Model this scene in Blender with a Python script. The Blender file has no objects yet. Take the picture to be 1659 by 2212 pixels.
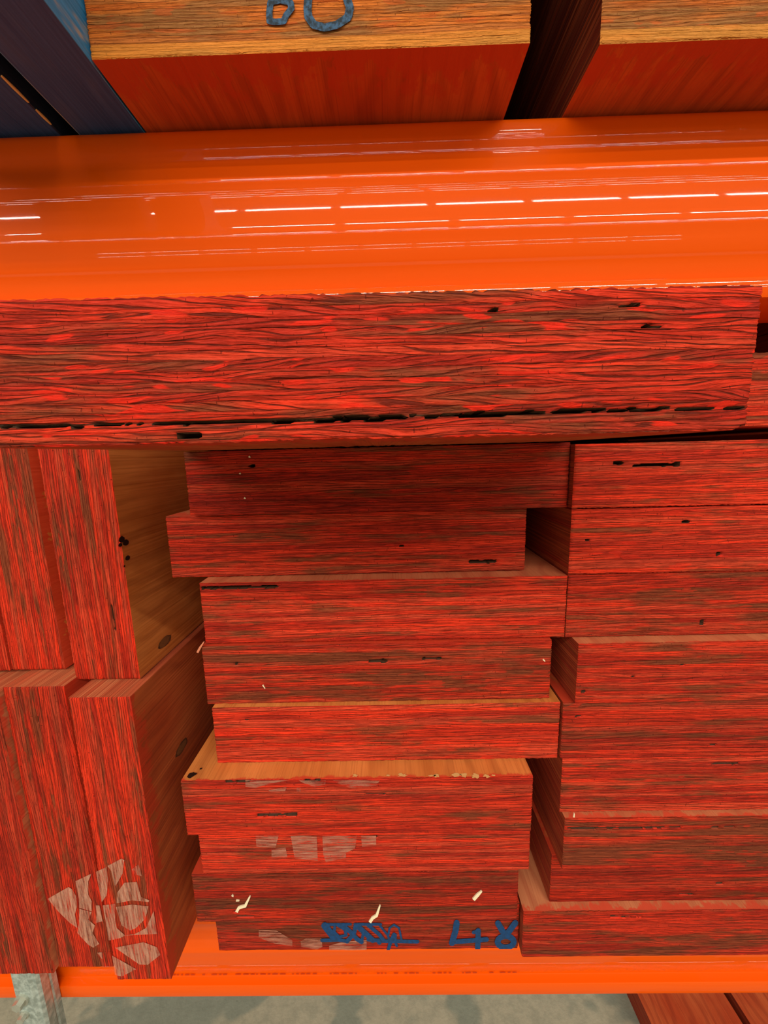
import bpy, math, random
import numpy as np
from mathutils import Vector, Matrix

# ------------------------------------------------------------------ camera
H = 0.39931                       # camera height above the top of the lower rack beam (z = 0)
FPX, PITCH, ROLL, YAW = 799.754, 0.157671, -0.024857, -0.012583
IW, IH = 1659.0, 2212.0
_cp, _sp = math.cos(PITCH), math.sin(PITCH)
CF = Vector((math.sin(YAW)*_cp, math.cos(YAW)*_cp, -_sp))
_r0 = Vector((math.cos(YAW), -math.sin(YAW), 0)); _u0 = _r0.cross(CF)
CR = math.cos(ROLL)*_r0 + math.sin(ROLL)*_u0
CU = -math.sin(ROLL)*_r0 + math.cos(ROLL)*_u0
CAM = Vector((0, 0, H))
S = bpy.context.scene
cd = bpy.data.cameras.new('camera'); cam = bpy.data.objects.new('camera', cd)
S.collection.objects.link(cam); S.camera = cam
cam.matrix_world = Matrix(((CR.x, CU.x, -CF.x, 0), (CR.y, CU.y, -CF.y, 0), (CR.z, CU.z, -CF.z, H), (0, 0, 0, 1)))
cd.sensor_fit = 'HORIZONTAL'; cd.sensor_width = 36.0; cd.lens = FPX/IW*36.0
cd.clip_start = 0.01; cd.clip_end = 100

# ------------------------------------------------------------------ world, lamps, exposure
WORLD_STRENGTH = 0.07
LAMP_W = 30.0
EXPOSURE = 0.0
w = bpy.data.worlds.new('world'); S.world = w; w.use_nodes = True
w.node_tree.nodes['Background'].inputs[0].default_value = (0.95, 1.0, 0.97, 1)
w.node_tree.nodes['Background'].inputs[1].default_value = WORLD_STRENGTH
LAMP_ROWS = [(-4.6, 4.6), (-6.4, 4.6), (-7.6, 4.6), (-8.8, 4.6), (-10.4, 4.6), (-12.6, 4.6)]
for ry, rz in LAMP_ROWS:
    for i in (range(-5, 6) if ry < -7 else range(-5, 5)):
        ld = bpy.data.lights.new('tube_lamp', 'AREA'); ld.shape = 'RECTANGLE'
        ld.size = 1.45; ld.size_y = 0.12; ld.energy = LAMP_W*(2.0 if ry > -5 else 1.25 if ry > -7 else .75); ld.color = (1.0, 0.97, 0.86)
        lo = bpy.data.objects.new('tube_lamp', ld); S.collection.objects.link(lo)
        lo.location = (i*1.62 + 0.35*(ry % 1.3), ry, rz)
S.view_settings.view_transform = 'Standard'
try: S.view_settings.look = 'None'
except Exception: pass
S.view_settings.gamma = 1.0; S.view_settings.use_curve_mapping = False
S.view_settings.exposure = EXPOSURE

C = S.collection

def ray(px, py):
    return (px-IW/2)/FPX*CR - (py-IH/2)/FPX*CU + CF
def at_y(px, py, Y):
    d = ray(px, py); return CAM + d*(Y/d.y)
def at_x(px, py, X):
    d = ray(px, py); return CAM + d*(X/d.x)
def at_z(px, py, Z):
    d = ray(px, py); return CAM + d*((Z-H)/d.z)

# ------------------------------------------------------------------ node helper
class G:
    def __init__(s, name):
        s.m = bpy.data.materials.new(name); s.m.use_nodes = True
        s.t = s.m.node_tree; s.n = s.t.nodes; s.l = s.t.links
        s.bsdf = s.n['Principled BSDF']; s.tc = None
    def put(s, sock, v):
        if isinstance(v, bpy.types.NodeSocket): s.l.new(v, sock)
        elif v is not None:
            try: sock.default_value = v
            except Exception: sock.default_value = (v[0], v[1], v[2], 1) if len(v) == 3 else v
    def math(s, op, a, b=None, c=None, clamp=False):
        n = s.n.new('ShaderNodeMath'); n.operation = op; n.use_clamp = clamp
        s.put(n.inputs[0], a)
        if b is not None: s.put(n.inputs[1], b)
        if c is not None: s.put(n.inputs[2], c)
        return n.outputs[0]
    def obj(s):
        if not s.tc: s.tc = s.n.new('ShaderNodeTexCoord')
        return s.tc.outputs['Object']
    def sep(s, v):
        n = s.n.new('ShaderNodeSeparateXYZ'); s.put(n.inputs[0], v); return n.outputs
    def comb(s, x, y, z):
        n = s.n.new('ShaderNodeCombineXYZ'); s.put(n.inputs[0], x); s.put(n.inputs[1], y); s.put(n.inputs[2], z); return n.outputs[0]
    def attr(s, name):
        n = s.n.new('ShaderNodeAttribute'); n.attribute_type = 'OBJECT'; n.attribute_name = name; return n.outputs['Fac']
    def noise(s, vec, scale=1, detail=2, rough=.5, W=None, dist=0):
        n = s.n.new('ShaderNodeTexNoise'); n.noise_dimensions = '4D' if W is not None else '3D'
        s.put(n.inputs['Vector'], vec); s.put(n.inputs['Scale'], scale); s.put(n.inputs['Detail'], detail)
        s.put(n.inputs['Roughness'], rough); s.put(n.inputs['Distortion'], dist)
        if W is not None: s.put(n.inputs['W'], W)
        return n.outputs[0]
    def white(s, vec, W):
        n = s.n.new('ShaderNodeTexWhiteNoise'); n.noise_dimensions = '4D'
        s.put(n.inputs['Vector'], vec); s.put(n.inputs['W'], W); return s.sep(n.outputs['Color'])
    def ramp(s, f, a, b, lo=0., hi=1.):
        n = s.n.new('ShaderNodeMapRange'); n.interpolation_type = 'SMOOTHSTEP'
        s.put(n.inputs['Value'], f); n.inputs['From Min'].default_value = a; n.inputs['From Max'].default_value = b
        n.inputs['To Min'].default_value = lo; n.inputs['To Max'].default_value = hi
        return n.outputs['Result']
    def mix(s, f, a, b, kind='MIX'):
        n = s.n.new('ShaderNodeMix'); n.data_type = 'RGBA'; n.blend_type = kind
        s.put(n.inputs[0], f); s.put(n.inputs[6], a); s.put(n.inputs[7], b); return n.outputs[2]
    def bump(s, h, strength, dist):
        n = s.n.new('ShaderNodeBump'); n.inputs['Strength'].default_value = strength; n.inputs['Distance'].default_value = dist
        s.put(n.inputs['Height'], h); s.l.new(n.outputs[0], s.bsdf.inputs['Normal'])
    def out(s, color, rough=.6, spec=.3, **k):
        s.put(s.bsdf.inputs['Base Color'], color); s.put(s.bsdf.inputs['Roughness'], rough)
        s.put(s.bsdf.inputs['Specular IOR Level'], spec)
        for a, b in k.items(): s.put(s.bsdf.inputs[a], b)
        return s.m

# ------------------------------------------------------------------ materials
def end_grain(name, cols, raw=False):
    """sawn end of laminated veneer lumber: layers of veneer, lathe checks, paint wear"""
    g = G(name); seed = g.attr('seed'); P = g.obj(); x, y, z = g.sep(P)[:3]
    M = g.math
    warp = g.noise(g.comb(M('MULTIPLY', x, 9), 0, M('MULTIPLY', z, 16)), 1, 2, .5, seed)
    zw = M('MULTIPLY_ADD', M('SUBTRACT', warp, .5), .0026, z)
    warp2 = g.noise(g.comb(M('MULTIPLY', x, 45), 0, M('MULTIPLY', z, 160)), 1, 2, .5, seed)
    zw = M('MULTIPLY_ADD', M('SUBTRACT', warp2, .5), M('MULTIPLY_ADD', g.attr('wavy'), .0014, .00025), zw)
    lz = M('DIVIDE', zw, .0031); lay = M('FLOOR', lz); fr = M('FRACT', lz)
    r1, r2, r3 = g.white(g.comb(lay, 0, 3.7), seed)[:3]
    # slow variation along one veneer
    slow = g.noise(g.comb(M('MULTIPLY', x, 26), M('MULTIPLY', lay, 7.13), 0), 1, 2, .55, seed)
    band = g.noise(g.comb(M('MULTIPLY', x, 5), M('MULTIPLY', lay, 4.31), 0), 1, 1, .5, seed)
    # lathe checks: lines slanting inside a layer, turning now and then (chevrons)
    wander = g.noise(g.comb(M('MULTIPLY', x, 15), M('MULTIPLY', lay, 5.7), 0), 1, 2, .5, seed)
    wander = M('MULTIPLY', M('SUBTRACT', wander, .5), M('MULTIPLY_ADD', g.attr('wavy'), .009, .003))
    tilt = M('MULTIPLY', M('MULTIPLY', M('SUBTRACT', r1, .5), M('MULTIPLY_ADD', g.attr('wavy'), .07, .08)), x)
    zz = M('ADD', M('ADD', zw, tilt), M('MULTIPLY', wander, g.ramp(r3, .15, .7)))
    # grooves flow along the veneer, part and close again round smooth lenses
    flow = g.noise(g.comb(M('MULTIPLY', x, 16), M('MULTIPLY', lay, .9), M('MULTIPLY', zz, 150)), 1, 2, .5, seed)
    amp = M('MULTIPLY_ADD', g.attr('wavy'), 1.6, 3.2)
    ph = M('MULTIPLY_ADD', flow, amp, M('MULTIPLY', zz, 560))
    v = M('FRACT', ph); tri = M('ABSOLUTE', M('SUBTRACT', v, .5))       # .5 at the groove
    wv = g.noise(g.comb(M('MULTIPLY', x, 60), M('MULTIPLY', lay, 2.1), M('MULTIPLY', zz, 500)), 1, 3, .65, seed)
    groove = g.ramp(M('ADD', tri, M('MULTIPLY', M('SUBTRACT', wv, .5), .55)), .36, .47, 1, 0)
    fine = g.noise(g.comb(M('MULTIPLY', x, 50), M('MULTIPLY', lay, 1.7), M('MULTIPLY', zz, 1100)), 1, 3, .6, seed)
    fine2 = g.noise(g.comb(M('MULTIPLY', x, 120), 0, M('MULTIPLY', zz, 2600)), 1, 2, .6, seed)
    micro = g.noise(P, 1500, 2, .6)
    dark = M('MULTIPLY', groove, g.ramp(fine, .36, .48, .35, 1))   # 0 = dark groove
    dark2 = g.ramp(fine2, .36, .52)
    glue = M('MINIMUM', g.ramp(fr, .0, .10), g.ramp(M('SUBTRACT', 1, fr), .0, .06))
    ticks = g.noise(g.comb(M('MULTIPLY', x, 1100), M('MULTIPLY', lay, 3.3), M('MULTIPLY', z, 420)), 1, 1, .5, seed)
    ticks = g.ramp(ticks, .70, .75, 1, 0)
    # smooth vivid lenses where the paint lies thick
    lens = g.noise(g.comb(M('MULTIPLY', x, 58), M('MULTIPLY', lay, 3.31), M('MULTIPLY', zz, 330)), 1, 1, .5, seed)
    lens = M('MULTIPLY', M('MULTIPLY', g.ramp(lens, .60, .635), g.ramp(r3, .34, .44)), M('MULTIPLY_ADD', g.attr('wavy'), .5, .5))
    base = g.mix(g.ramp(M('ADD', M('MULTIPLY', M('SUBTRACT', band, .5), 1.5), M('MULTIPLY_ADD', M('SUBTRACT', r1, .5), .25, slow)), .22, .74), cols['a'], cols['b'])
    base = g.mix(M('MULTIPLY', g.ramp(r2, .55, .95), .6), base, cols['pale'])
    st = g.noise(g.comb(M('MULTIPLY', x, 13), M('MULTIPLY', lay, .35), M('MULTIPLY', z, 80)), 1, 3, .6, seed)
    stm = g.ramp(M('ADD', st, M('MULTIPLY', M('SUBTRACT', g.attr('stain'), .5), .22)), .50, .64)
    base = g.mix(M('MULTIPLY', stm, .82), base, cols['stain'])
    base = g.mix(lens, base, cols['vivid'])
    keep = M('MAXIMUM', dark, M('MULTIPLY', lens, .75))
    wide = g.ramp(M('ADD', tri, M('MULTIPLY', M('SUBTRACT', wv, .5), .7)), .22, .46)
    wide = M('MULTIPLY', M('MULTIPLY', wide, g.ramp(slow, .35, .6)), M('SUBTRACT', 1, lens))
    base = g.mix(M('MULTIPLY', wide, M('MULTIPLY_ADD', g.attr('wavy'), .45, .16)), base, cols['deep'])
    base = g.mix(keep, g.mix(M('MULTIPLY_ADD', g.attr('wavy'), -.14, .36), cols['dark'], base), base)
    base = g.mix(1.0, base, g.comb(g.attr('tone'), g.attr('tone'), g.attr('tone')), 'MULTIPLY')
    base = g.mix(M('MULTIPLY_ADD', M('MAXIMUM', dark2, lens), .22, .78), cols['dark'], base)
    base = g.mix(M('MULTIPLY_ADD', glue, .30, .70), cols['dark'], base)
    base = g.mix(M('MULTIPLY_ADD', ticks, .6, .4), cols['dark'], base)
    hgt = M('ADD', M('MULTIPLY', keep, .9), M('MULTIPLY', glue, .8))
    hgt = M('ADD', hgt, M('MULTIPLY', dark2, .45)); hgt = M('ADD', hgt, M('MULTIPLY', ticks, .5))
    hgt = M('ADD', hgt, M('MULTIPLY', micro, .35)); hgt = M('ADD', hgt, M('MULTIPLY', r1, .8))
    g.bump(hgt, 1.0, .00032)
    # voids over a millimetre deep: bare brown wood with recess shade painted in
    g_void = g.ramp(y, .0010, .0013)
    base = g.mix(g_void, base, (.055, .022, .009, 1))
    if raw:
        edge = g.ramp(zw, -.0318, -.0306, 1, 0)
        base = g.mix(M('MULTIPLY', edge, .55), base, (.98, .36, .055, 1))
    return g.out(base, g.ramp(fine, .3, .7, .70, .52), .12)

RED = dict(a=(.47, .022, .009, 1), b=(.88, .042, .012, 1), pale=(.70, .075, .030, 1), vivid=(.86, .026, .008, 1),
           stain=(.20, .056, .020, 1), dark=(.085, .008, .003, 1), deep=(.24, .030, .010, 1))
RAW = dict(a=(.60, .125, .014, 1), b=(.76, .19, .024, 1), pale=(.62, .20, .045, 1), vivid=(.72, .10, .012, 1),
           stain=(.32, .14, .040, 1), dark=(.24, .055, .012, 1), deep=(.42, .10, .02, 1))
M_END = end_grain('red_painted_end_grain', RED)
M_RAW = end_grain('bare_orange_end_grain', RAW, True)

def face_wood(name, A, B, D, redc):
    """wide face of the board: rotary-cut veneer running with the length, red overspray at the end"""
    g = G(name); seed = g.attr('seed'); P = g.obj(); x, y, z = g.sep(P)[:3]; M = g.math
    w1 = g.noise(g.comb(M('MULTIPLY', x, 9), M('MULTIPLY', y, 5), 0), 1, 3, .5, seed)
    ring = M('SINE', M('MULTIPLY_ADD', x, 420, M('MULTIPLY', w1, 46)))
    ring = g.ramp(ring, -.2, 1)
    ring = M('MULTIPLY', ring, g.ramp(g.noise(P, 16, 2, .5), .35, .6, .25, 1))
    fib = g.noise(g.comb(M('MULTIPLY', x, 900), M('MULTIPLY', y, 14), 0), 1, 3, .65, seed)
    blot = g.noise(g.comb(M('MULTIPLY', x, 22), M('MULTIPLY', y, 12), 0), 1, 3, .6, seed)
    col = g.mix(g.ramp(blot, .3, .72), A, B)
    col = g.mix(M('MULTIPLY', ring, .38), col, D)
    col = g.mix(M('MULTIPLY', g.ramp(fib, .45, .7), .40), col, D)
    # overspray: strongest right behind the painted end
    n = g.noise(g.comb(M('MULTIPLY', x, 90), M('MULTIPLY', y, 60), 0), 1, 4, .65, seed)
    reach = M('MULTIPLY', M('MULTIPLY', g.ramp(n, .3, .7), 2.2), g.attr('spray'))
    m = M('SUBTRACT', 1, M('DIVIDE', y, M('MAXIMUM', reach, .001)), clamp=True)
    col = g.mix(M('MULTIPLY', g.ramp(m, 0, .55), .85), col, redc)
    g.bump(M('ADD', fib, M('MULTIPLY', ring, .5)), .5, .0003)
    return g.out(col, .55, .3)
M_FACE = face_wood('orange_wood_face', (.62, .165, .030, 1), (.82, .27, .065, 1), (.38, .09, .018, 1), (.66, .045, .02, 1))
M_FACER = face_wood('red_stained_wood_face', (.50, .060, .016, 1), (.62, .12, .035, 1), (.26, .028, .010, 1), (.56, .04, .015, 1))
M_FACEE = face_wood('red_brown_wood_face', (.44, .062, .015, 1), (.56, .12, .030, 1), (.22, .030, .010, 1), (.56, .045, .014, 1))
M_FACEP = face_wood('pinkish_tan_wood_face', (.58, .15, .06, 1), (.70, .24, .10, 1), (.42, .07, .03, 1), (.72, .07, .03, 1))
M_FACEO = face_wood('orange_underside_wood', (.50, .062, .010, 1), (.62, .10, .016, 1), (.24, .022, .005, 1), (.52, .045, .010, 1))

def edge_wood(name, A, B, D):
    g = G(name); seed = g.attr('seed'); P = g.obj(); x, y, z = g.sep(P)[:3]; M = g.math
    lz = M('DIVIDE', z, .0031); lay = M('FLOOR', lz); fr = M('FRACT', lz)
    r1, r2, r3 = g.white(g.comb(lay, 0, 1.7), seed)[:3]
    f = g.noise(g.comb(0, M('MULTIPLY', y, 12), M('MULTIPLY', z, 1300)), 1, 3, .6, seed)
    col = g.mix(r1, A, B); col = g.mix(M('MULTIPLY', g.ramp(f, .42, .62), .7), col, D)
    col = g.mix(g.ramp(fr, 0, .15, .7, 0), col, D)
    g.bump(f, .7, .0003)
    return g.out(col, .6, .3)
M_EDGE = edge_wood('red_board_edge', (.36, .030, .012, 1), (.42, .07, .02, 1), (.13, .014, .006, 1))
M_EDGEP = edge_wood('pinkish_tan_board_edge', (.60, .12, .045, 1), (.66, .20, .08, 1), (.30, .04, .015, 1))
M_EDGEGAP = edge_wood('gap_shaded_board_edge', (.12, .014, .004, 1), (.24, .045, .010, 1), (.04, .006, .002, 1))  # darkened: shade of the gap between upper boards put into the colour

def blue_paint(name, light, wearf):
    g = G(name); P = g.obj(); x, y, z = g.sep(P)[:3]; M = g.math
    n = g.noise(g.comb(M('MULTIPLY', x, 60), M('MULTIPLY', y, 16), M('MULTIPLY', z, 60)), 1, 4, .6, g.attr('seed'))
    f = g.noise(g.comb(M('MULTIPLY', x, 500), M('MULTIPLY', y, 12), M('MULTIPLY', z, 500)), 1, 3, .6)
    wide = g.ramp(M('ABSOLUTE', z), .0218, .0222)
    col = g.mix(wide, g.mix(g.ramp(f, .35, .7), (.030, .060, .16, 1), (.045, .085, .21, 1)), g.mix(g.ramp(f, .35, .7), light, tuple(c*1.3 for c in light[:3])+(1,)))  # narrow edges darker: underside shade put into the colour
    wear = M('MULTIPLY', g.ramp(n, .44, .56), M('MULTIPLY_ADD', wide, .85*wearf, .03*wearf))
    wear = M('MULTIPLY', wear, g.ramp(x, -.115, -.07, 1, .35))
    col = g.mix(wear, col, (.58, .40, .20, 1))
    g.bump(f, .5, .0003)
    return g.out(col, .5, .35)
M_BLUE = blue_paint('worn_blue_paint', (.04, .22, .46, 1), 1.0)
M_BLUED = blue_paint('gap_shaded_blue_paint', (.010, .016, .035, 1), 0.0)  # near-black wide faces carry the shade of the narrow gap

def beam_paint():
    g = G('glossy_orange_powder_coat'); M = g.math
    n = g.noise(g.obj(), 260, 2, .5); n2 = g.noise(g.comb(M('MULTIPLY', g.sep(g.obj())[0], 8), 0, M('MULTIPLY', g.sep(g.obj())[2], 60)), 1, 2, .5)
    g.bump(M('ADD', n, M('MULTIPLY', n2, 1.5)), .14, .00018)
    return g.out((.86, .092, .0, 1), .5, .05, **{'Coat Weight': .5, 'Coat Roughness': .03})
M_BEAM = beam_paint()

def galv():
    g = G('galvanised_steel'); n = g.noise(g.obj(), 180, 3, .6); n2 = g.noise(g.obj(), 900, 2, .5)
    col = g.mix(g.ramp(n, .35, .65), (.36, .42, .38, 1), (.60, .66, .60, 1))
    g.bump(n2, .4, .0003)
    return g.out(col, g.ramp(n, .3, .7, .32, .55), .5, Metallic=.55)
M_GALV = galv()

def concrete():
    g = G('worn_concrete_floor'); P = g.obj()
    a = g.noise(P, 5.2, 3, .55, dist=.6); b = g.noise(P, 60, 4, .6); c = g.noise(P, 240, 2, .5)
    col = g.mix(g.ramp(a, .44, .50), (.28, .29, .22, 1), (.46, .41, .29, 1))
    col = g.mix(g.math('MULTIPLY', g.ramp(b, .35, .7), .35), col, (.19, .20, .15, 1))
    v = g.noise(g.comb(g.math('MULTIPLY', g.sep(P)[0], 24), g.math('MULTIPLY', g.sep(P)[1], 70), 0), 1, 2, .5)
    col = g.mix(g.ramp(v, .735, .76, 0, .7), col, (.06, .06, .05, 1))
    g.bump(g.math('ADD', b, c), .15, .002)
    return g.out(col, .7, .3)
M_FLOOR = concrete()

def plain(name, col, rough=.6, spec=.3, ns=200, var=.15, **k):
    g = G(name); n = g.noise(g.obj(), ns, 3, .6)
    c2 = tuple(v*(1-var*2) for v in col[:3])+(1,)
    return g.out(g.mix(n, c2, col), rough, spec, **k)
M_BACKDROP = plain('gap_backdrop_black', (.012, .011, .010, 1), .8)  # near-black so that gaps between boards end in darkness
M_CEIL = plain('pale_ceiling_sheet', (.42, .42, .40, 1), .8, ns=2)
M_SPLINT = plain('pale_split_wood', (.98, .80, .52, 1), .5, var=.05)
M_KNOT = plain('dark_knot_wood', (.16, .05, .02, 1), .6, ns=900, var=.35)
M_HEART = plain('knot_heart_wood', (.30, .10, .03, 1), .6, ns=900, var=.3)
M_REDCHIP = plain('pink_split_wood', (.80, .25, .13, 1), .5)
M_BARE = plain('bare_pale_wood', (.85, .50, .17, 1), .6)
M_PITCH = plain('black_resin', (.03, .012, .008, 1), .4)
M_BOLT = plain('zinc_bolt', (.62, .62, .52, 1), .35, .5, Metallic=.6)
M_INK_D = plain('stamped_ink', (.62, .05, .003, 1), .5)

def mark(name, c1, c2, thr, soft, sx=60, sz=700):
    """worn print lying on the end grain"""
    g = G(name); seed = g.attr('seed'); P = g.obj(); x, y, z = g.sep(P)[:3]; M = g.math
    n = g.noise(g.comb(M('MULTIPLY', x, sx), 0, M('MULTIPLY', z, sz)), 1, 3, .6, seed)
    n2 = g.noise(P, 420, 3, .6)
    col = g.mix(g.ramp(n2, .35, .65), c1, c2)
    a = g.ramp(M('ADD', M('MULTIPLY', n, .75), M('MULTIPLY', n2, .25)), thr, thr+soft)
    g.put(g.bsdf.inputs['Alpha'], a)
    return g.out(col, .6, .3)
M_STENCIL = mark('worn_white_stencil', (.62, .30, .20, 1), (.52, .20, .12, 1), .30, .36)
M_STENCIL2 = mark('faded_white_stencil', (.60, .24, .16, 1), (.46, .15, .09, 1), .36, .32)
M_MARKER = mark('blue_marker_ink', (.004, .055, .18, 1), (.008, .04, .11, 1), .20, .16, 60, 900)
M_CRAYON = mark('blue_crayon', (.004, .014, .028, 1), (.035, .10, .20, 1), .20, .16, 60, 500)

# ------------------------------------------------------------------ mesh helpers
def link(name, me, parent=None):
    o = bpy.data.objects.new(name, me); C.objects.link(o)
    if parent: o.parent = parent
    return o
def tag(o, label, cat, group=None):
    o['label'] = label; o['category'] = cat
    if group: o['group'] = group
    return o
def mesh(name, v, f, mats, idx=None, smooth=None):
    me = bpy.data.meshes.new(name); me.from_pydata([tuple(p) for p in v], [], [tuple(q) for q in f])
    for m in mats: me.materials.append(m)
    if idx is not None: me.polygons.foreach_set('material_index', np.asarray(idx, dtype=np.int32))
    if smooth is not None: me.polygons.foreach_set('use_smooth', np.asarray(smooth, dtype=bool))
    me.update(); return me

def vnoise(rs, n, knots):
    """smooth 1-D noise: n samples over given number of knots"""
    k = rs.uniform(-1, 1, knots+3); t = np.linspace(0, knots, n); i = t.astype(int); f = t-i; f = f*f*(3-2*f)
    return k[i]*(1-f)+k[i+1]*f

TONES = {11: .72, 12: .72, 13: 1.02, 14: .95, 15: 1.08, 16: .86, 17: .98, 18: .92, 29: .82,
         41: .85, 42: .70, 43: .88, 44: 1.0, 45: .85, 46: .95, 47: .88, 48: 1.1, 49: 1.0, 59: 1.1, 91: .86, 92: .80, 95: .9, 78: 1.05}
def board(name, x0, x1, z0, z1, Y, length=1.25, seed=1, on_edge=False, mats=None, stain=.5, spray=.05,
          voids=(), crack=None, rough=1.0, yaw=0.0, cut=None, wavy=0.0):
    """laminated board. Local x = width, z = thickness (veneer layers stack along z), y = length, front at y=0."""
    rs = np.random.RandomState(seed)
    cx, cz = (x0+x1)/2, (z0+z1)/2
    if on_edge: wid, th = z1-z0, x1-x0
    else: wid, th = x1-x0, z1-z0
    rotm = Matrix.Rotation(yaw, 4, 'Z') @ (Matrix.Rotation(-math.pi/2, 4, 'Y') if on_edge else Matrix.Identity(4))
    mw = Matrix.Translation((cx, Y, cz)) @ rotm
    inv = mw.inverted()
    nx = max(20, int(wid/.00125)); nz = max(12, int(th/.0006))
    b = .0009
    xs = np.linspace(-wid/2+b, wid/2-b, nx); zs = np.linspace(-th/2+b, th/2-b, nz)
    X, Z = np.meshgrid(xs, zs)                       # [nz, nx]
    # every veneer stands a little proud or back, wandering along its length
    lay = np.floor((Z + .0010*vnoise(rs, nx, 8)[None, :])/.0031).astype(int); lay -= lay.min()
    prof = np.stack([.5+.5*vnoise(rs, nx, 7) for _ in range(lay.max()+1)])
    Dp = np.take_along_axis(prof, lay, axis=0)*.00035*rough
    fine = np.stack([vnoise(rs, nx, 28) for _ in range(nz)])
    Dp += np.abs(fine)*.00016*rough
    def local(px, py):
        return inv @ at_y(px, py, Y) if yaw == 0 else inv @ _plane_hit(px, py, mw)
    for (ax, ay, bx, by) in voids:                   # open gaps between veneers, given as corners seen on the end
        p, q = local(ax, ay), local(bx, by)
        mx, mz = (p.x+q.x)/2, (p.z+q.z)/2; hx, hz = abs(p.x-q.x)/2+.0004, abs(p.z-q.z)/2+.0005*min(1, (Y/.25)**2)
        wob = .75+.35*vnoise(rs, nx, 60)[None, :]
        mk = (np.abs(X-mx) < hx) & (np.abs(Z-mz) < hz*wob)
        Dp = np.where(mk, .0065, Dp)
    if crack is not None:
        ps = [local(*c) for c in crack]
        cz_ = np.interp(xs, [p.x for p in ps], [p.z for p in ps]) + .0003*vnoise(rs, nx, 90)
        hw = np.clip(.00022+.0004*vnoise(rs, nx, 34), 0, None)
        hw = np.where(xs < ps[2].x, hw*.4, hw+.00010)
        Dp = np.where(np.abs(Z-cz_[None, :]) < hw[None, :]+.00005, .006, Dp)
        Dp += np.exp(-((Z-cz_[None, :])/.0016)**2)*.0006
    Zr = Z.copy(); Xr = X.copy()
    V = [np.stack([Xr, Dp, Zr], -1).reshape(-1, 3)]
    idx = np.arange(nx*nz).reshape(nz, nx)
    F = np.stack([idx[:-1, :-1], idx[:-1, 1:], idx[1:, 1:], idx[1:, :-1]], -1).reshape(-1, 4)
    nF = len(F)
    # perimeter ring
    per = np.concatenate([idx[0, :], idx[1:, -1], idx[-1, -2::-1], idx[-2:0:-1, 0]])
    pv = V[0][per]; n = len(per)
    wob = .00022*rough*(rs.uniform(-1, 1, n)+1.2*vnoise(rs, n, 60))
    out = pv.copy()
    out[:, 0] = np.sign(pv[:, 0])*np.where(np.abs(pv[:, 0]) > wid/2-b*1.01, wid/2-np.abs(wob)*.8, np.abs(pv[:, 0]))
    out[:, 2] = np.sign(pv[:, 2])*np.where(np.abs(pv[:, 2]) > th/2-b*1.01, th/2-np.abs(wob)*.8, np.abs(pv[:, 2]))
    out[:, 1] = .0007 + np.abs(wob)
    if cut:                                           # a splintered bottom right corner
        k = cut; m = (out[:, 0] > wid/2-k) & (out[:, 2] < 0) & (out[:, 2] < -th/2+.002)
        lift = (out[:, 0]-(wid/2-k))/k*.0016
        out[m, 2] += lift[m]
        m2 = (pv[:, 0] > wid/2-k) & (pv[:, 2] < -th/2+b*1.2)
        sub = V[0][per]; sub[m2, 2] += ((sub[m2, 0]-(wid/2-k))/k*.0016); V[0][per] = sub
    a0 = nx*nz
    V.append(out)                                     # ring 1, belongs to the bevel
    V.append(out.copy())                              # ring 2, belongs to the sides
    back = out.copy(); back[:, 1] = length
    V.append(back)
    r1 = a0+np.arange(n); r2 = r1+n; r3 = r2+n
    nxt = np.roll(np.arange(n), -1)
    FB = np.stack([per, r1, r1[nxt], per[nxt]], -1)
    FS = np.stack([r2, r3, r3[nxt], r2[nxt]], -1)
    faces = [tuple(q) for q in np.concatenate([F, FB, FS])] + [tuple(reversed(r3.tolist()))]
    side = []
    for i in range(n):
        m = (out[i]+out[nxt[i]])/2
        side.append(1 if abs(m[2])/(th/2) > abs(m[0])/(wid/2)*.0+.95 and abs(m[0]) < wid/2-.0006 else 2)
    mi = [0]*(nF+n) + side + [2]
    sm = [True]*(nF+n) + [False]*(n+1)
    # orientation: front faces must look towards -y
    me = mesh(name, np.concatenate(V), [tuple(q) for q in faces], mats or (M_END, M_FACER, M_EDGE), mi, sm)
    o = link(name, me); o.matrix_world = mw
    o['wavy'] = float(wavy); o['tone'] = TONES.get(seed, 1.0); o['seed'] = float(seed)*3.17; o['stain'] = float(stain); o['spray'] = float(spray)
    return o

def _plane_hit(px, py, mw):
    p0 = mw.translation; nrm = (mw.to_3x3() @ Vector((0, 1, 0))); d = ray(px, py)
    return CAM + d*((p0-CAM).dot(nrm)/d.dot(nrm))
def hit(b, px, py):
    mw = b.matrix_world; return mw.inverted() @ _plane_hit(px, py, mw)

def decal(b, name, polys, m, off=-.00030, label=None):
    """flat print on the board's end; polys in picture points on that end"""
    v, f = [], []
    for poly in polys:
        s = len(v)
        for q in poly:
            p = hit(b, *q); v.append((p.x, off, p.z))
        f.append(tuple(range(s, len(v))))
    me = mesh(name, v, f, [m]); o = link(name, me, b); o['seed'] = b['seed']
    if label: o['label'] = label
    return o
def stroke_poly(pts, wpx):
    """quads of a pen stroke through pts, with round ends"""
    out = []
    for a, c in zip(pts[:-1], pts[1:]):
        dx, dy = c[0]-a[0], c[1]-a[1]; L = math.hypot(dx, dy) or 1; nx_, ny_ = -dy/L*wpx/2, dx/L*wpx/2
        out.append([(a[0]+nx_, a[1]+ny_), (c[0]+nx_, c[1]+ny_), (c[0]-nx_, c[1]-ny_), (a[0]-nx_, a[1]-ny_)])
    for p in pts:
        out.append([(p[0]+wpx/2*math.cos(t), p[1]+wpx/2*math.sin(t)) for t in np.linspace(0, 2*math.pi, 10, endpoint=False)])
    return out
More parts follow.
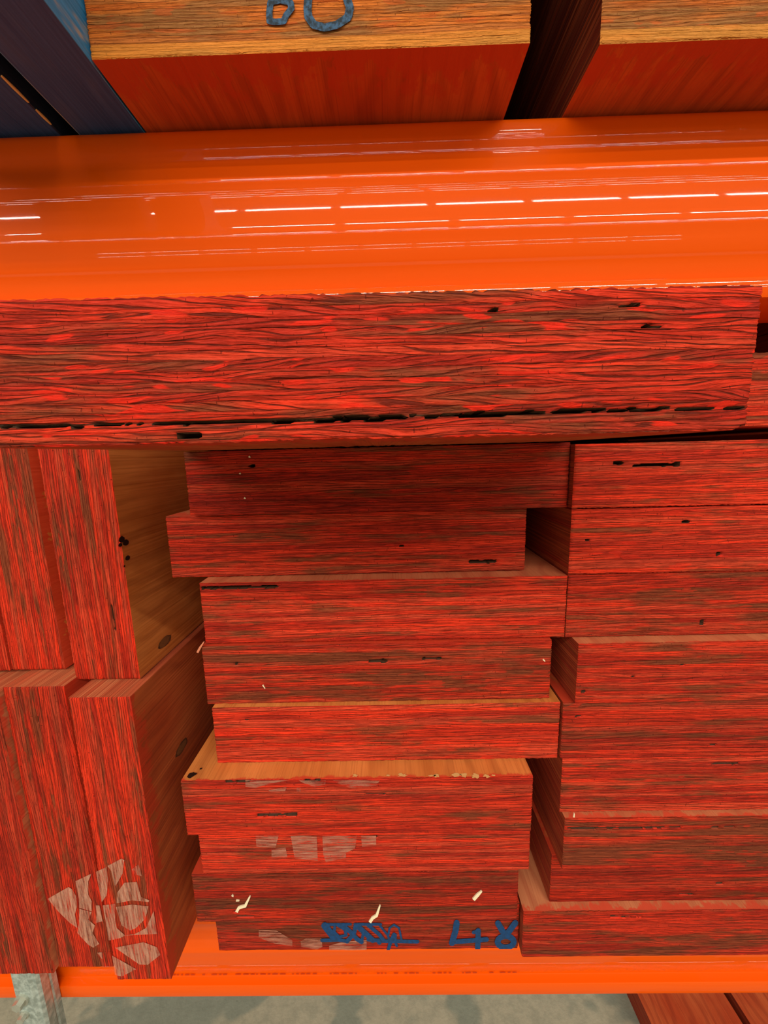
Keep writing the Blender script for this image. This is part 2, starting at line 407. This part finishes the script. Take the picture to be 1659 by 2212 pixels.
def strokes(b, name, lines, m, label=None, clampy=None):
    polys = []; k = 0
    for pts, wpx in lines: polys += stroke_poly(pts, wpx)
    v, f = [], []
    wid = b.dimensions.x/2 - .0008; th = b.dimensions.z/2-.0008
    for poly in polys:
        s = len(v); k += 1
        for q in poly:
            p = hit(b, *q)
            v.append((max(-wid, min(wid, p.x)), -.0003-.000002*k, max(-th, min(th, p.z))))
        f.append(tuple(range(s, len(v))))
    me = mesh(name, v, f, [m]); o = link(name, me, b); o['seed'] = b['seed']
    if label: o['label'] = label
    return o
def chip(b, pts, wpx, m=None):
    """splinter sticking to the end: a thin bent strip with thickness"""
    v, f = [], []
    n = len(pts)
    for i, q in enumerate(pts):
        a = pts[max(0, i-1)]; c = pts[min(n-1, i+1)]; dx, dy = c[0]-a[0], c[1]-a[1]; L = math.hypot(dx, dy)
        wv = wpx*(1 if i < n-1 else .45)/2; nx_, ny_ = -dy/L*wv, dx/L*wv
        for s, y in ((1, -.0006), (-1, -.0006), (-1, .0002), (1, .0002)):
            p = hit(b, q[0]+s*nx_, q[1]+s*ny_); v.append((p.x, y, p.z))
    for i in range(n-1):
        for k in range(4):
            a, c = i*4+k, i*4+(k+1) % 4; f.append((a, c, c+4, a+4))
    f += [(3, 2, 1, 0), tuple((n-1)*4+k for k in range(4))]
    return link('splinter', mesh('splinter', v, f, [m or M_SPLINT]), b)
def disc(b, name, centre, rad, m, axis, stretch=1.0, ring=False, rag=.12):
    """flat knot on a wide face of the board, slightly proud"""
    inv = b.matrix_world.inverted(); c = inv @ centre
    v, f = [], []; n = 14; rs = random.Random(int(centre.x*1e5))
    s = 1 if c.z > 0 else -1
    zt = s*(b.dimensions.z/2 if False else abs(c.z)) + s*.00025
    for r in ((1.0, .80, .78) if ring else (1.0,)):
        k = len(v)
        for i in range(n):
            t = 2*math.pi*i/n; rr = rad*r*(1+rag*rs.uniform(-1, 1)); v.append((c.x+rr*math.cos(t), c.y+rr*stretch*math.sin(t), zt + s*.00012*(1-r)))
    if ring:
        for i in range(n):
            j = (i+1) % n; f.append((i, j, n+j, n+i)); f.append((n+i, n+j, 2*n+j, 2*n+i))
        f.append(tuple(range(2*n, 3*n)))
        me = mesh(name, v, f, [m, M_HEART], [0 if q % 2 == 0 else 1 for q in range(2*n)]+[1])
    else:
        f.append(tuple(range(n))); me = mesh(name, v, f, [m])
    o = link(name, me, b); o['seed'] = b['seed']; o['spray'] = 0.0
    return o

# ------------------------------------------------------------------ the setting
def slab(name, x0, x1, y0, y1, z0, z1, m):
    v = [(x, y, z) for x in (x0, x1) for y in (y0, y1) for z in (z0, z1)]
    f = [(0, 1, 3, 2), (4, 6, 7, 5), (0, 4, 5, 1), (2, 3, 7, 6), (0, 2, 6, 4), (1, 5, 7, 3)]
    o = link(name, mesh(name, v, f, [m])); o['kind'] = 'structure'; return o
FLOOR_Z = -.60
slab('floor', -16, 16, -16, 4, FLOOR_Z-.05, FLOOR_Z, M_FLOOR)
slab('ceiling', -16, 16, -16, 4, 5.2, 5.25, M_CEIL)
slab('gap_backdrop', -16, 16, 1.75, 1.85, FLOOR_Z, 5.2, M_BACKDROP)  # unseen wall added behind the boards to keep the gaps black

# ------------------------------------------------------------------ rack beams
YB = .2835
def beam(ztop, label, x0=-1.0, x1=1.0, Y=YB, printed=False):
    # profile (outward, down) of the folded steel beam
    pr = [(.0, .0)]
    R = .006
    for k in range(0, 7):
        t = k/6*math.pi/2; pr.append((-(.0) + 0, 0)) if False else None
    prof = [(.050, 0.0), (.0075, 0.0)]
    for k in range(1, 7):
        t = k/6*math.pi/2; prof.append((.0075-.0075*math.sin(t), -.0075+.0075*math.cos(t)))
    prof += [(-.0002, -.0095), (-.0002, -.0130), (.0004, -.0160), (.0012, -.0195), (.0014, -.0220), (.0008, -.0250),
             (-.0002, -.0285), (-.0010, -.0325), (-.0013, -.0345), (-.0012, -.0360), (-.0007, -.0372), (-.0004, -.045), (-.0003, -.0520),
             (-.0004, -.0580), (-.0007, -.0630), (-.0011, -.0665), (-.0015, -.0680), (-.0014, -.0695), (-.0008, -.0725), (-.0003, -.078),
             (.0, -.0860), (.0008, -.0885), (.0016, -.0910), (.0018, -.0945), (.0027, -.1029), (.0027, -.1036), (.0020, -.1041), (-.0020, -.1052),
             (-.0030, -.1056), (-.0034, -.1064), (-.0034, -.1170), (-.0030, -.1190), (-.0016, -.1200), (.050, -.1200)]
    n = len(prof); v = [(x, Y+p[0], ztop+p[1]) for x in (x0, x1) for p in prof]
    f = [(i, i+n, (i+1) % n+n, (i+1) % n) for i in range(n)]
    f += [tuple(range(n)), tuple(reversed(range(n, 2*n)))]
    sm = [True]*n+[False, False]
    me = mesh('rack_beam', v, f, [M_BEAM], smooth=sm)
    o = link('rack_beam', me)
    tag(o, label, 'rack beam')
    for e in me.edges: pass
    try: me.set_sharp_from_angle(angle=math.radians(38))
    except Exception: pass
    if printed:
        rs = random.Random(4); v, f = [], []; px = 345
        while px < 1120:
            wpx = rs.choice((4, 6, 9, 12)); 
            if rs.random() < .78:
                a = at_y(px, 2112, Y); b_ = at_y(px+wpx, 2112, Y); s = len(v); y = Y+.00172
                v += [(a.x, y, -.0998), (b_.x, y, -.0998), (b_.x, y, -.1014), (a.x, y, -.1014)]
                f.append((s, s+1, s+2, s+3))
            px += wpx+rs.choice((3, 4, 5, 14))
        link('printed_line', mesh('printed_line', v, f, [M_INK_D]), o)
    return o
lowbeam = beam(0.0, 'glossy orange steel beam at the bottom, the stacks of red boards resting on it', printed=True)
topbeam = beam(.619, 'large glossy orange steel beam crossing the upper half, streaked with lamp reflections')
for zt, s in ((0.0, 'lower'), (.619, 'upper')):
    beam(zt, 'rear orange steel beam of the %s shelf, hidden behind the boards' % s, Y=1.15)

# galvanised upright in front of the lower beam, bottom left
up = bpy.data.objects.new('rack_upright', None); C.objects.link(up); up.location = (-.341, .264, FLOOR_Z)
tag(up, 'galvanised steel rack upright with a bolt, at the bottom left corner', 'rack upright')
XU0, XU1, YU0, YU1 = -.3560, -.3300, .2640, .2795
pts = [(XU0, YU1), (XU0, YU0+.002), (XU0+.002, YU0), (XU1-.010, YU0), (XU1-.0085, YU0-.0009), (XU1-.0065, YU0-.0009), (XU1-.005, YU0), (XU1-.002, YU0), (XU1, YU0+.002), (XU1, YU0+.008), (XU1-.0006, YU0+.0095), (XU1, YU0+.011), (XU1, YU1)]
v = []; n = len(pts)
for z in (0, .57+.03): v += [(p[0]+.341, p[1]-.264, z) for p in pts]
f = [(i, (i+1) % n, (i+1) % n+n, i+n) for i in range(n)] + [tuple(reversed(range(n))), tuple(range(n, 2*n))]
link('post', mesh('post', v, f, [M_GALV]), up)
bp = at_y(49, 2158, YU0)
def prism(cx, cz, y0, y1, r, n, rot=0, tilt=0):
    v = []
    for y in (y0, y1):
        for i in range(n):
            t = rot+2*math.pi*i/n; v.append((cx+r*math.cos(t), y+tilt*math.sin(t), cz+r*math.sin(t)))
    f = [(i, i+n, (i+1) % n+n, (i+1) % n) for i in range(n)] + [tuple(range(n)), tuple(reversed(range(n, 2*n)))]
    return v, f
bx, bz = bp.x+.341, bp.z-FLOOR_Z
va, fa = prism(bx, bz, -.0016, .0, .0062, 20)
link('washer', mesh('washer', va, fa, [M_BOLT]), up)
va, fa = prism(bx, bz, -.0062, -.0016, .0046, 6, .4)
link('bolt_head', mesh('bolt_head', va, fa, [M_BOLT]), up)
va, fa = prism(bx-.001, bz-.018, -.0012, .0, .0042, 20)
link('washer', mesh('washer', va, fa, [M_BOLT]), up)
va, fa = prism(bx-.001, bz-.018, -.0052, -.0012, .0034, 6, .1)
link('bolt_head', mesh('bolt_head', va, fa, [M_BOLT]), up)

# ------------------------------------------------------------------ middle stack of flat boards
T = .045
GM = 'flat boards in the middle stack'; GR = 'flat boards in the right stack'; GL = 'boards standing on edge at the left'; GU = 'boards on the upper shelf'
e = .0003
MP = (M_END, M_FACEP, M_EDGE)
mid = {}
MID = [  # level, x0, x1, Y, stain, spray, mats, voids, label
 (1, -.1472, .0968, .2412, .75, .05, None, [], 'lowest red board of the middle stack, with blue pen scribble and number 48'),
 (2, -.1550, .0910, .2308, .70, .06, None, [(512, 1979, 546, 1983), (505, 1969, 511, 1973)], 'dark red board with three pale splinters, second from bottom of the middle stack'),
 (3, -.1462, .0984, .2309, .40, .05, None, [(800, 1808, 815, 1810)], 'bright red board with faded pale stencil strips, third from bottom of middle stack'),
 (4, -.1479, .0946, .2212, .45, .0022, (M_END, M_FACE, M_EDGE), [(558, 1758, 640, 1765), (488, 1689, 536, 1692), (660, 1687, 689, 1690), (789, 1715, 833, 1717)], 'red board with a wide tan top showing and black slot, middle stack'),
 (5, -.1282, .1170, .2348, .45, -.01, (M_END, M_FACE, M_EDGE), [(528, 1556, 534, 1558)], 'red board with a rounded lower left corner resting on the tan-topped board'),
 (6, -.1325, .1105, .2380, .80, .03, None, [(800, 1426, 836, 1432), (915, 1422, 953, 1425), (508, 1432, 512, 1437)], 'red board with a long dark brown stained band, middle of the middle stack'),
 (7, -.1304, .1197, .2401, .50, .002, MP, [(436, 1269, 600, 1270)], 'wide red board with pale scuffed top edge, seventh from bottom of middle stack'),
 (8, -.1554, .0950, .2518, .50, .02, MP, [(1014, 1211, 1072, 1216), (866, 1177, 871, 1182)], 'red board shifted left with its lit top left corner showing, middle stack'),
]
for k, x0, x1, Y, st, sp, mt, vo, lab in MID:
    o = board('laminated_board', x0, x1, (k-1)*T+e, k*T-e, Y, seed=10+k, mats=mt, stain=st, spray=sp, voids=vo)
    mid[k] = tag(o, lab, 'board', GM)
o = board('laminated_board', -.1350, .1199, 8*T+e, .4034, .2465, seed=29, stain=.5, spray=.05, voids=[(540, 1005, 546, 1008)])
mid[9] = tag(o, 'shaded dark red board on top of the middle stack under the long front board', 'board', GM)

# ------------------------------------------------------------------ right stack
right = {}
RIGHT = [
 (1, .0978, .2359, .65, .005, MP, [(1320, 1979, 1326, 1983), (1330, 1980, 1361, 1983), (1377, 1979, 1387, 1983)], 'lowest board of the right stack, pinkish red with a splintery top strip'),
 (2, .1200, .2414, .45, .05, None, [(1470, 1931, 1500, 1934), (1550, 1908, 1560, 1911)], 'shaded plain red board second from bottom of the right stack'),
 (3, .1227, .2308, .95, .004, MP, [(1230, 1789, 1470, 1790), (1540, 1787, 1552, 1789), (1568, 1786, 1588, 1788)], 'red board with large grey brown stains and bright top strip, right stack'),
 (4, .1206, .2348, .50, .05, None, [(1540, 1650, 1594, 1652)], 'red board with bright red band, fourth from bottom of the right stack'),
 (5, .1185, .2342, .62, .05, None, [(1246, 1547, 1256, 1550), (1538, 1608, 1544, 1612)], 'deep red board with small black nicks, fifth from bottom of the right stack'),
 (6, .1254, .2318, .60, .002, MP, [(1260, 1492, 1264, 1498), (1472, 1435, 1477, 1439), (1366, 1460, 1371, 1464)], 'red board with salmon top strip, set back from the gap beside middle stack'),
 (7, .1202, .2400, .62, .05, None, [(1515, 1340, 1519, 1350)], 'red board with faint brown band directly below the board with dark side'),
 (8, .1201, .2405, .45, .05, None, [(1478, 1126, 1490, 1129), (1267, 1165, 1273, 1168), (1552, 1194, 1557, 1200)], 'vivid red board whose dark left side shows in the square gap'),
]
for k, x0, Y, st, sp, mt, vo, lab in RIGHT:
    z1 = k*T-e
    o = board('laminated_board', x0, x0+.244, (k-1)*T+e, z1, Y, seed=40+k, mats=mt, stain=st, spray=sp, voids=vo)
    right[k] = tag(o, lab, 'board', GR)
o = board('laminated_board', .1203, .1203+.244, 8*T+e, .4020, .2410, seed=59, stain=.4, spray=.05,
          voids=[(1330, 999, 1345, 1003), (1371, 1004, 1402, 1007), (1400, 1002, 1470, 1006)])
right[9] = tag(o, 'top board of the right stack with a long black slot', 'board', GR)

# ------------------------------------------------------------------ boards lying across in front, on top
long_front = board('laminated_board', -.1300, .1198, .4039, .4489, .1236, seed=77, stain=.55, spray=.03, rough=2.0, yaw=.024, length=1.2, wavy=1.0,
    mats=(M_END, M_FACEE, M_EDGE), crack=[(0, 924), (180, 920), (330, 914), (600, 909), (830, 902), (1000, 896), (1250, 886), (1600, 880)],  # darker face wood stands in for shade on the underside
    voids=[(381, 934, 431, 948), (1345, 655, 1386, 661), (1391, 700, 1404, 706), (1412, 701, 1430, 706), (1058, 665, 1072, 671)],
    cut=.0045)
tag(long_front, 'large weathered red board jutting out below the orange beam, split along its lower edge', 'board')
o = board('laminated_board', .1900, .4340, .4100, .4550, .2425, seed=78, stain=.6, spray=.05)
tag(o, 'short glimpse of red board end at the right edge beside the jutting board', 'board')
for i, (a, b_, c, d, oe, lab) in enumerate([(.445, .49, 0, .24, True, 'added lower blocker board on edge beyond the right frame edge'), (.445, .49, .2405, .48, True, 'added upper blocker board on edge beyond the right frame edge'),
        (.445, .689, .4805, .525, False, 'added flat blocker board beyond the right frame edge, under its twin'), (.445, .689, .5255, .57, False, 'added flat blocker board beyond the right frame edge, topmost')]):
    tag(board('laminated_board', a, b_, c+e, d-e, .345, seed=60+i, on_edge=oe), lab, 'board')  # boards added as blockers so the gap at the right stays dark
# batten that lifts it off the right stack
bt = link('batten', mesh('batten', [(x, y, z) for x in (.2, .35) for y in (.55, .60) for z in (.4020, .4098)],
     [(0, 1, 3, 2), (4, 6, 7, 5), (0, 4, 5, 1), (2, 3, 7, 6), (0, 2, 6, 4), (1, 5, 7, 3)], [M_EDGE]))
bt['seed'] = 5.0
tag(bt, 'thin wooden batten between the right stack and the board above', 'batten')

# ------------------------------------------------------------------ left boards standing on edge
MF = (M_END, M_FACE, M_EDGEP)
ME_ = (M_END, M_FACER, M_EDGEP)
MFE = (M_END, M_FACEE, M_EDGEP)
LEFT = [
 ('E', -.2193, -.1768, 0, .2418, .2247, .45, .010, MFE, [], 'red board on edge bearing most of the pale stencil mark, lower left'),
 ('F', -.2712, -.2276, 0, .2455, .2320, .55, .05, ME_, [(80, 1550, 83, 1562)], 'red board on edge carrying the left part of the stencil mark'),
 ('G', -.3155, -.2724, 0, .2430, .2283, .40, .004, (M_END, M_FACEP, M_EDGEP), [], 'leftmost lower red board on edge, above the galvanised upright'),
 ('A', -.2290, -.1822, .2424, .4850, .2431, .55, .0004, MF, [(241, 1308, 247, 1360), (167, 1018, 172, 1034)], 'red board on edge with tan wide side lit, upper left, nearest the middle stack'),
 ('B', -.2825, -.2428, .2464, .4880, .2505, .60, .03, MF, [(74, 1046, 84, 1065)], 'red board on edge left of the brown gap, upper left'),
 ('D', -.3270, -.2838, .2464, .4880, .2500, .40, .03, None, [], 'red board on edge cut by the left frame, upper row'),
]
left = {}
for i, (n_, x0, x1, z0, z1, Y, st, sp, mt, vo, lab) in enumerate(LEFT):
    o = board('laminated_board', x0, x1, z0+e, z1-e, Y, seed=90+i, on_edge=True, mats=mt, stain=st, spray=sp, voids=vo)
    left[n_] = tag(o, lab, 'board', GL)

# ------------------------------------------------------------------ upper shelf
MU = (M_RAW, M_FACEO, M_EDGEGAP)
z0 = .6193
u1 = board('laminated_board', -.1596, .0836, z0, z0+.075, .2409, seed=131, mats=MU, stain=.8, spray=.02, rough=1.6)
tag(u1, 'bare orange board end with blue handwritten figures, upper shelf centre', 'board', GU)
u2 = board('laminated_board', .1225, .3665, z0, z0+.075, .2430, seed=132, mats=MU, stain=.8, spray=.02, rough=1.6)
tag(u2, 'bare orange board end at the top right, right of the black gap', 'board', GU)
blockers = [(-.1596, .0836, z0+.0753, z0+.15, 'light-blocking board added above the centre board of the upper shelf, out of frame'),
       (.1225, .3665, z0+.0753, z0+.15, 'light-blocking board added above the right board of the upper shelf, out of frame'),
       (-.06, .184, z0+.1503, z0+.225, 'light-blocking board added across the black gap at the top of the upper shelf')]
for i, (a, b_, c, d, lab) in enumerate(blockers):
    tag(board('laminated_board', a, b_, c, d, .242, seed=135+i, mats=MU), lab, 'board', GU)  # unseen layers added to keep outside light out of the gap
tag(board('laminated_board', .3685, .6125, z0, z0+.075, .243, seed=139, mats=MU), 'added blocker board of the upper shelf beyond the right frame edge', 'board', GU)  # added to close off the dark opening at the right
blues = []
for i, (x0, x1, Y, lab) in enumerate([(-.2055, -.1605, .170, 'blue painted board on edge with scuffed light side, touching the orange board, top left'),
                                   (-.2640, -.2170, .180, 'blue board on edge with gap shade painted on its sides, top left corner'),
                                   (-.3110, -.2650, .185, 'blue board on edge beyond the left frame edge of the upper shelf')]):
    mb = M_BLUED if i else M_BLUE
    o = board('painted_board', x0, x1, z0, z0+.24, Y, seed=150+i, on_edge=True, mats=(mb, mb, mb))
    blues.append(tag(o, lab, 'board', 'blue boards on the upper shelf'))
# bare wood where the paint has chipped off the lower edge
for pa_, pb_ in (((0, 163), (64, 221)), ((82, 236), (119, 268))):
    ya, yb = at_z(pa_[0], pa_[1], z0).y, at_z(pb_[0], pb_[1], z0).y
    inv = blues[1].matrix_world.inverted(); v = []
    for j in range(9):
        t = j/8; y = ya+(yb-ya)*t; hw = .0007*math.sin(math.pi*(.12+.76*t))
        for dx, dz in ((-hw-.0004, -.0003), (.0003, -.0003), (.0003, hw)):
            v.append(inv @ Vector((-.2170+dx, y, z0+dz)))
    f = []
    for j in range(8):
        for k in range(3):
            a_, c_ = j*3+k, j*3+(k+1) % 3; f.append((a_, c_, c_+3, a_+3))
    f += [(2, 1, 0), (24, 25, 26)]
    link('bare_edge', mesh('bare_edge', v, f, [M_BARE]), blues[1])

# ------------------------------------------------------------------ boards lying on the floor, bottom right
TZ = FLOOR_Z+.045
pa = at_z(1372, 2147, TZ); pb = at_z(1412, 2212, TZ); xs_ = (pa.x+pb.x)/2
s1 = at_z(1566, 2150, TZ).x; s2 = at_z(1582, 2150, TZ).x
tag(board('laminated_board', xs_, s1, FLOOR_Z+e, TZ, .10, seed=170, spray=.02, length=1.2), 'red stained board lying on the concrete floor under the rack', 'board', 'boards on the floor')
tag(board('laminated_board', s2, s2+.24, FLOOR_Z+e, TZ, .12, seed=171, spray=.02, length=1.2), 'second board on the floor, at the bottom right corner past the dark seam', 'board', 'boards on the floor')

# ------------------------------------------------------------------ marks and small parts
def Z1(pl): return [[(90+.1808*x, 1830+.1808*y) for x, y in p] for p in pl]
decal(left['F'], 'stencil_mark', Z1([
  [(75, 612), (325, 470), (370, 500), (415, 580), (425, 700), (400, 800), (430, 960), (340, 900), (200, 760)],
  [(410, 400), (600, 310), (560, 400), (560, 560), (600, 640), (600, 760), (455, 720), (450, 620), (430, 520)],
  [(455, 730), (600, 770), (560, 860), (640, 930), (610, 1020), (690, 1150), (620, 1195), (560, 1160), (430, 1020), (450, 900)],
  [(650, 690), (695, 690), (730, 880), (650, 900), (660, 800)],
  [(665, 1255), (725, 1250), (728, 1335)]]), M_STENCIL, label='left part of a worn pale stencil mark')
decal(left['E'], 'stencil_mark', Z1([
  [(650, 290), (780, 230), (795, 400), (780, 570), (722, 650)],
  [(790, 220), (960, 130), (990, 150), (970, 310), (880, 470), (830, 270)],
  [(900, 620), (905, 540), (990, 420), (1140, 410), (1190, 590), (1290, 630), (1280, 650), (1080, 630), (900, 665)],
  [(890, 710), (1080, 680), (1280, 700), (1240, 850), (1130, 960), (1060, 990), (960, 930)],
  [(1340, 760), (1380, 1030), (1000, 1050), (1120, 1030), (1250, 960)],
  [(735, 690), (880, 670), (880, 860), (900, 960), (1000, 1050), (940, 1080), (805, 1110), (770, 900)],
  [(880, 1195), (1220, 1130), (1380, 1190), (1420, 1280), (1270, 1400), (1170, 1395)],
  [(846, 1290), (1130, 1450), (960, 1540), (880, 1520)]]), M_STENCIL, label='right part of a worn pale stencil mark')
decal(left['E'], 'stencil_mark', Z1([[(1080, 260), (1160, 200), (1200, 340), (1110, 320)]]), M_STENCIL2)
def Z2(pl): return [[(500+.217*x, 1650+.217*y) for x, y in p] for p in pl]
decal(mid[4], 'stencil_mark', Z2([
  [(140, 158), (580, 158), (400, 190), (240, 235), (140, 225)], [(670, 158), (940, 158), (935, 200), (830, 225), (700, 180)],
  [(1010, 158), (1480, 158), (1440, 215), (1200, 240), (1060, 190)], [(370, 260), (550, 225), (530, 290), (400, 285)],
  [(650, 235), (690, 235), (690, 270), (650, 270)]]), M_STENCIL2, label='faded pale stencil fragments')
decal(mid[3], 'stencil_mark', Z2([
  [(240, 712), (470, 712), (440, 830), (250, 820)], [(400, 840), (540, 830), (560, 935), (400, 935)],
  [(590, 712), (850, 712), (860, 960), (630, 935)], [(905, 712), (1250, 712), (1230, 840), (1140, 880), (1140, 930), (940, 975), (915, 900)],
  [(1290, 712), (1440, 712), (1440, 810), (1300, 820)]]), M_STENCIL2, label='faded pale stencil strips')
def Z3(p): return [(540+.2411*x, 1960+.2411*y) for x, y in p]
decal(mid[1], 'stencil_mark', [Z3([(80, 200), (230, 200), (380, 290), (380, 345), (220, 320), (80, 270)]),
  Z3([(455, 300), (500, 275), (640, 270), (650, 350), (600, 375), (460, 350)]),
  Z3([(710, 340), (830, 305), (1045, 290), (1045, 382), (710, 382)])], M_STENCIL2, off=-.00022, label='faint pale smudges')
k_ = .2411
strokes(mid[1], 'pen_scribble', [(Z3(p), w_*k_) for p, w_ in [
  ([(645, 292), (800, 288), (870, 300)], 32), ([(1060, 285), (1200, 298), (1500, 303)], 34),
  ([(670, 160), (760, 275)], 62), ([(660, 150), (900, 148)], 26), ([(940, 148), (1170, 148)], 26), ([(760, 175), (752, 215), (800, 262), (862, 246), (850, 195), (790, 158)], 26),
  ([(830, 155), (900, 215), (960, 280), (1000, 305)], 40), ([(870, 300), (930, 235), (950, 155)], 38), ([(1000, 305), (1015, 235), (985, 165)], 26),
  ([(960, 160), (1060, 250), (1100, 290)], 48), ([(1060, 155), (1160, 240), (1190, 280)], 34), ([(1165, 160), (1230, 240), (1250, 285)], 20),
  ([(1240, 240), (1250, 180), (1290, 150), (1335, 180), (1358, 285)], 18), ([(1290, 235), (1262, 300), (1238, 380)], 32), ([(1305, 240), (1300, 300), (1315, 340)], 22),
  ([(1150, 290), (1160, 310)], 40)]], M_MARKER, label='illegible blue pen scribble with an underline')
def Z4(p): return [(830+.2833*x, 1600+.2833*y) for x, y in p]
ring8 = [(925+62*math.cos(t), 1530+44*math.sin(t)) for t in np.linspace(0, 2*math.pi, 15)]
strokes(mid[1], 'pen_number', [(Z4(p), w_*.2833) for p, w_ in [
  ([(552, 1385), (545, 1440), (516, 1540)], 46), ([(515, 1532), (780, 1512)], 36), ([(716, 1445), (712, 1590)], 40), ([(680, 1458), (715, 1448)], 26),
  (ring8, 44), ([(920, 1480), (866, 1388)], 46), ([(935, 1472), (998, 1385)], 46)]], M_MARKER, label='blue handwritten number 48')
def Z5(p): return [(540+.1567*x, .1567*y) for x, y in p]
strokes(u1, 'pen_number', [(Z5(p), w_*.1567) for p, w_ in [
  ([(285, 40), (268, 180), (272, 300), (350, 310), (465, 302), (500, 220), (575, 120), (560, 45), (420, 10), (285, 40)], 88),
  ([(300, 0), (310, -260), (520, -270), (540, -60)], 88),
  ([(805, 0), (795, 120), (805, 240), (880, 350), (1030, 390), (1200, 350), (1350, 250), (1380, 120), (1340, 0)], 112),
  ([(805, 0), (830, -200), (960, -300), (1180, -300), (1330, -200), (1340, 0)], 112)]], M_CRAYON, label='blue handwritten figures, the lower part in view')

def Z6(p): return [(340+.3375*x, 1600+.3375*y) for x, y in p]
chip(mid[2], Z6([(508, 1092), (522, 1066), (563, 1054), (594, 992)]), 6)
chip(mid[2], Z6([(1360, 1158), (1377, 1132), (1403, 1116), (1425, 1050)]), 6)
chip(mid[2], Z4([(680, 1208), (712, 1172), (743, 1142)]), 6.5)
chip(mid[2], Z6([(478, 985), (488, 994)]), 3)
chip(mid[2], Z6([(505, 1020), (526, 1021)]), 2.5)
chip(mid[6], [(568, 1479), (573, 1487)], 2)
chip(mid[9], [(518, 1022), (520, 1024)], 4); chip(mid[9], [(538, 986), (541, 988)], 4); chip(mid[9], [(528, 1075), (531, 1077)], 4)
chip(right[3], [(1239, 1764), (1240, 1756)], 3)
chip(mid[6], [(1173, 1424), (1177, 1428)], 3)
# sliver peeling off the left end between two boards
sl = [(427, 1409), (433, 1398), (441, 1386)]
chip(mid[6], sl, 4.5, M_REDCHIP)
# knots and resin spots on the wide faces
def xf(n_): return left[n_].matrix_world.translation.x + left[n_].dimensions.z/2
for n_, px, py, r, st_ in (('A', 355, 1386, .0040, 2.2), ('E', 392, 1614, .0042, 2.2)):
    X_ = LEFT[[q[0] for q in LEFT].index(n_)][2]
    disc(left[n_], 'knot', at_x(px, py, X_), r, M_KNOT, 'x', st_, True)
for px, py, r in ((262, 1165, .0022), (271, 1172, .0022), (259, 1177, .0014), (275, 1205, .0018), (268, 1223, .0007)):
    disc(left['A'], 'resin_spot', at_x(px, py, -.1822), r, M_PITCH, 'x', 1.3)
for px, py, r in ((413, 1675, .0024), (421, 1673, .0012), (434, 1661, .0008)):
    disc(mid[4], 'resin_spot', at_z(px, py, 4*T-e), r, M_PITCH, 'z', 1.0)
# bare splintered patches along the front edge of the tan-topped board
rs_ = random.Random(3)
for px in (770, 838, 872, 930, 942, 985, 1003, 1025, 1052, 1062):
    c = at_z(px+rs_.uniform(-4, 4), 1676+rs_.uniform(-1, 1), 4*T-e)
    disc(mid[4], 'bare_chip', c, rs_.uniform(.0012, .0030), M_BARE, 'z', rs_.uniform(.3, .7), rag=.5)
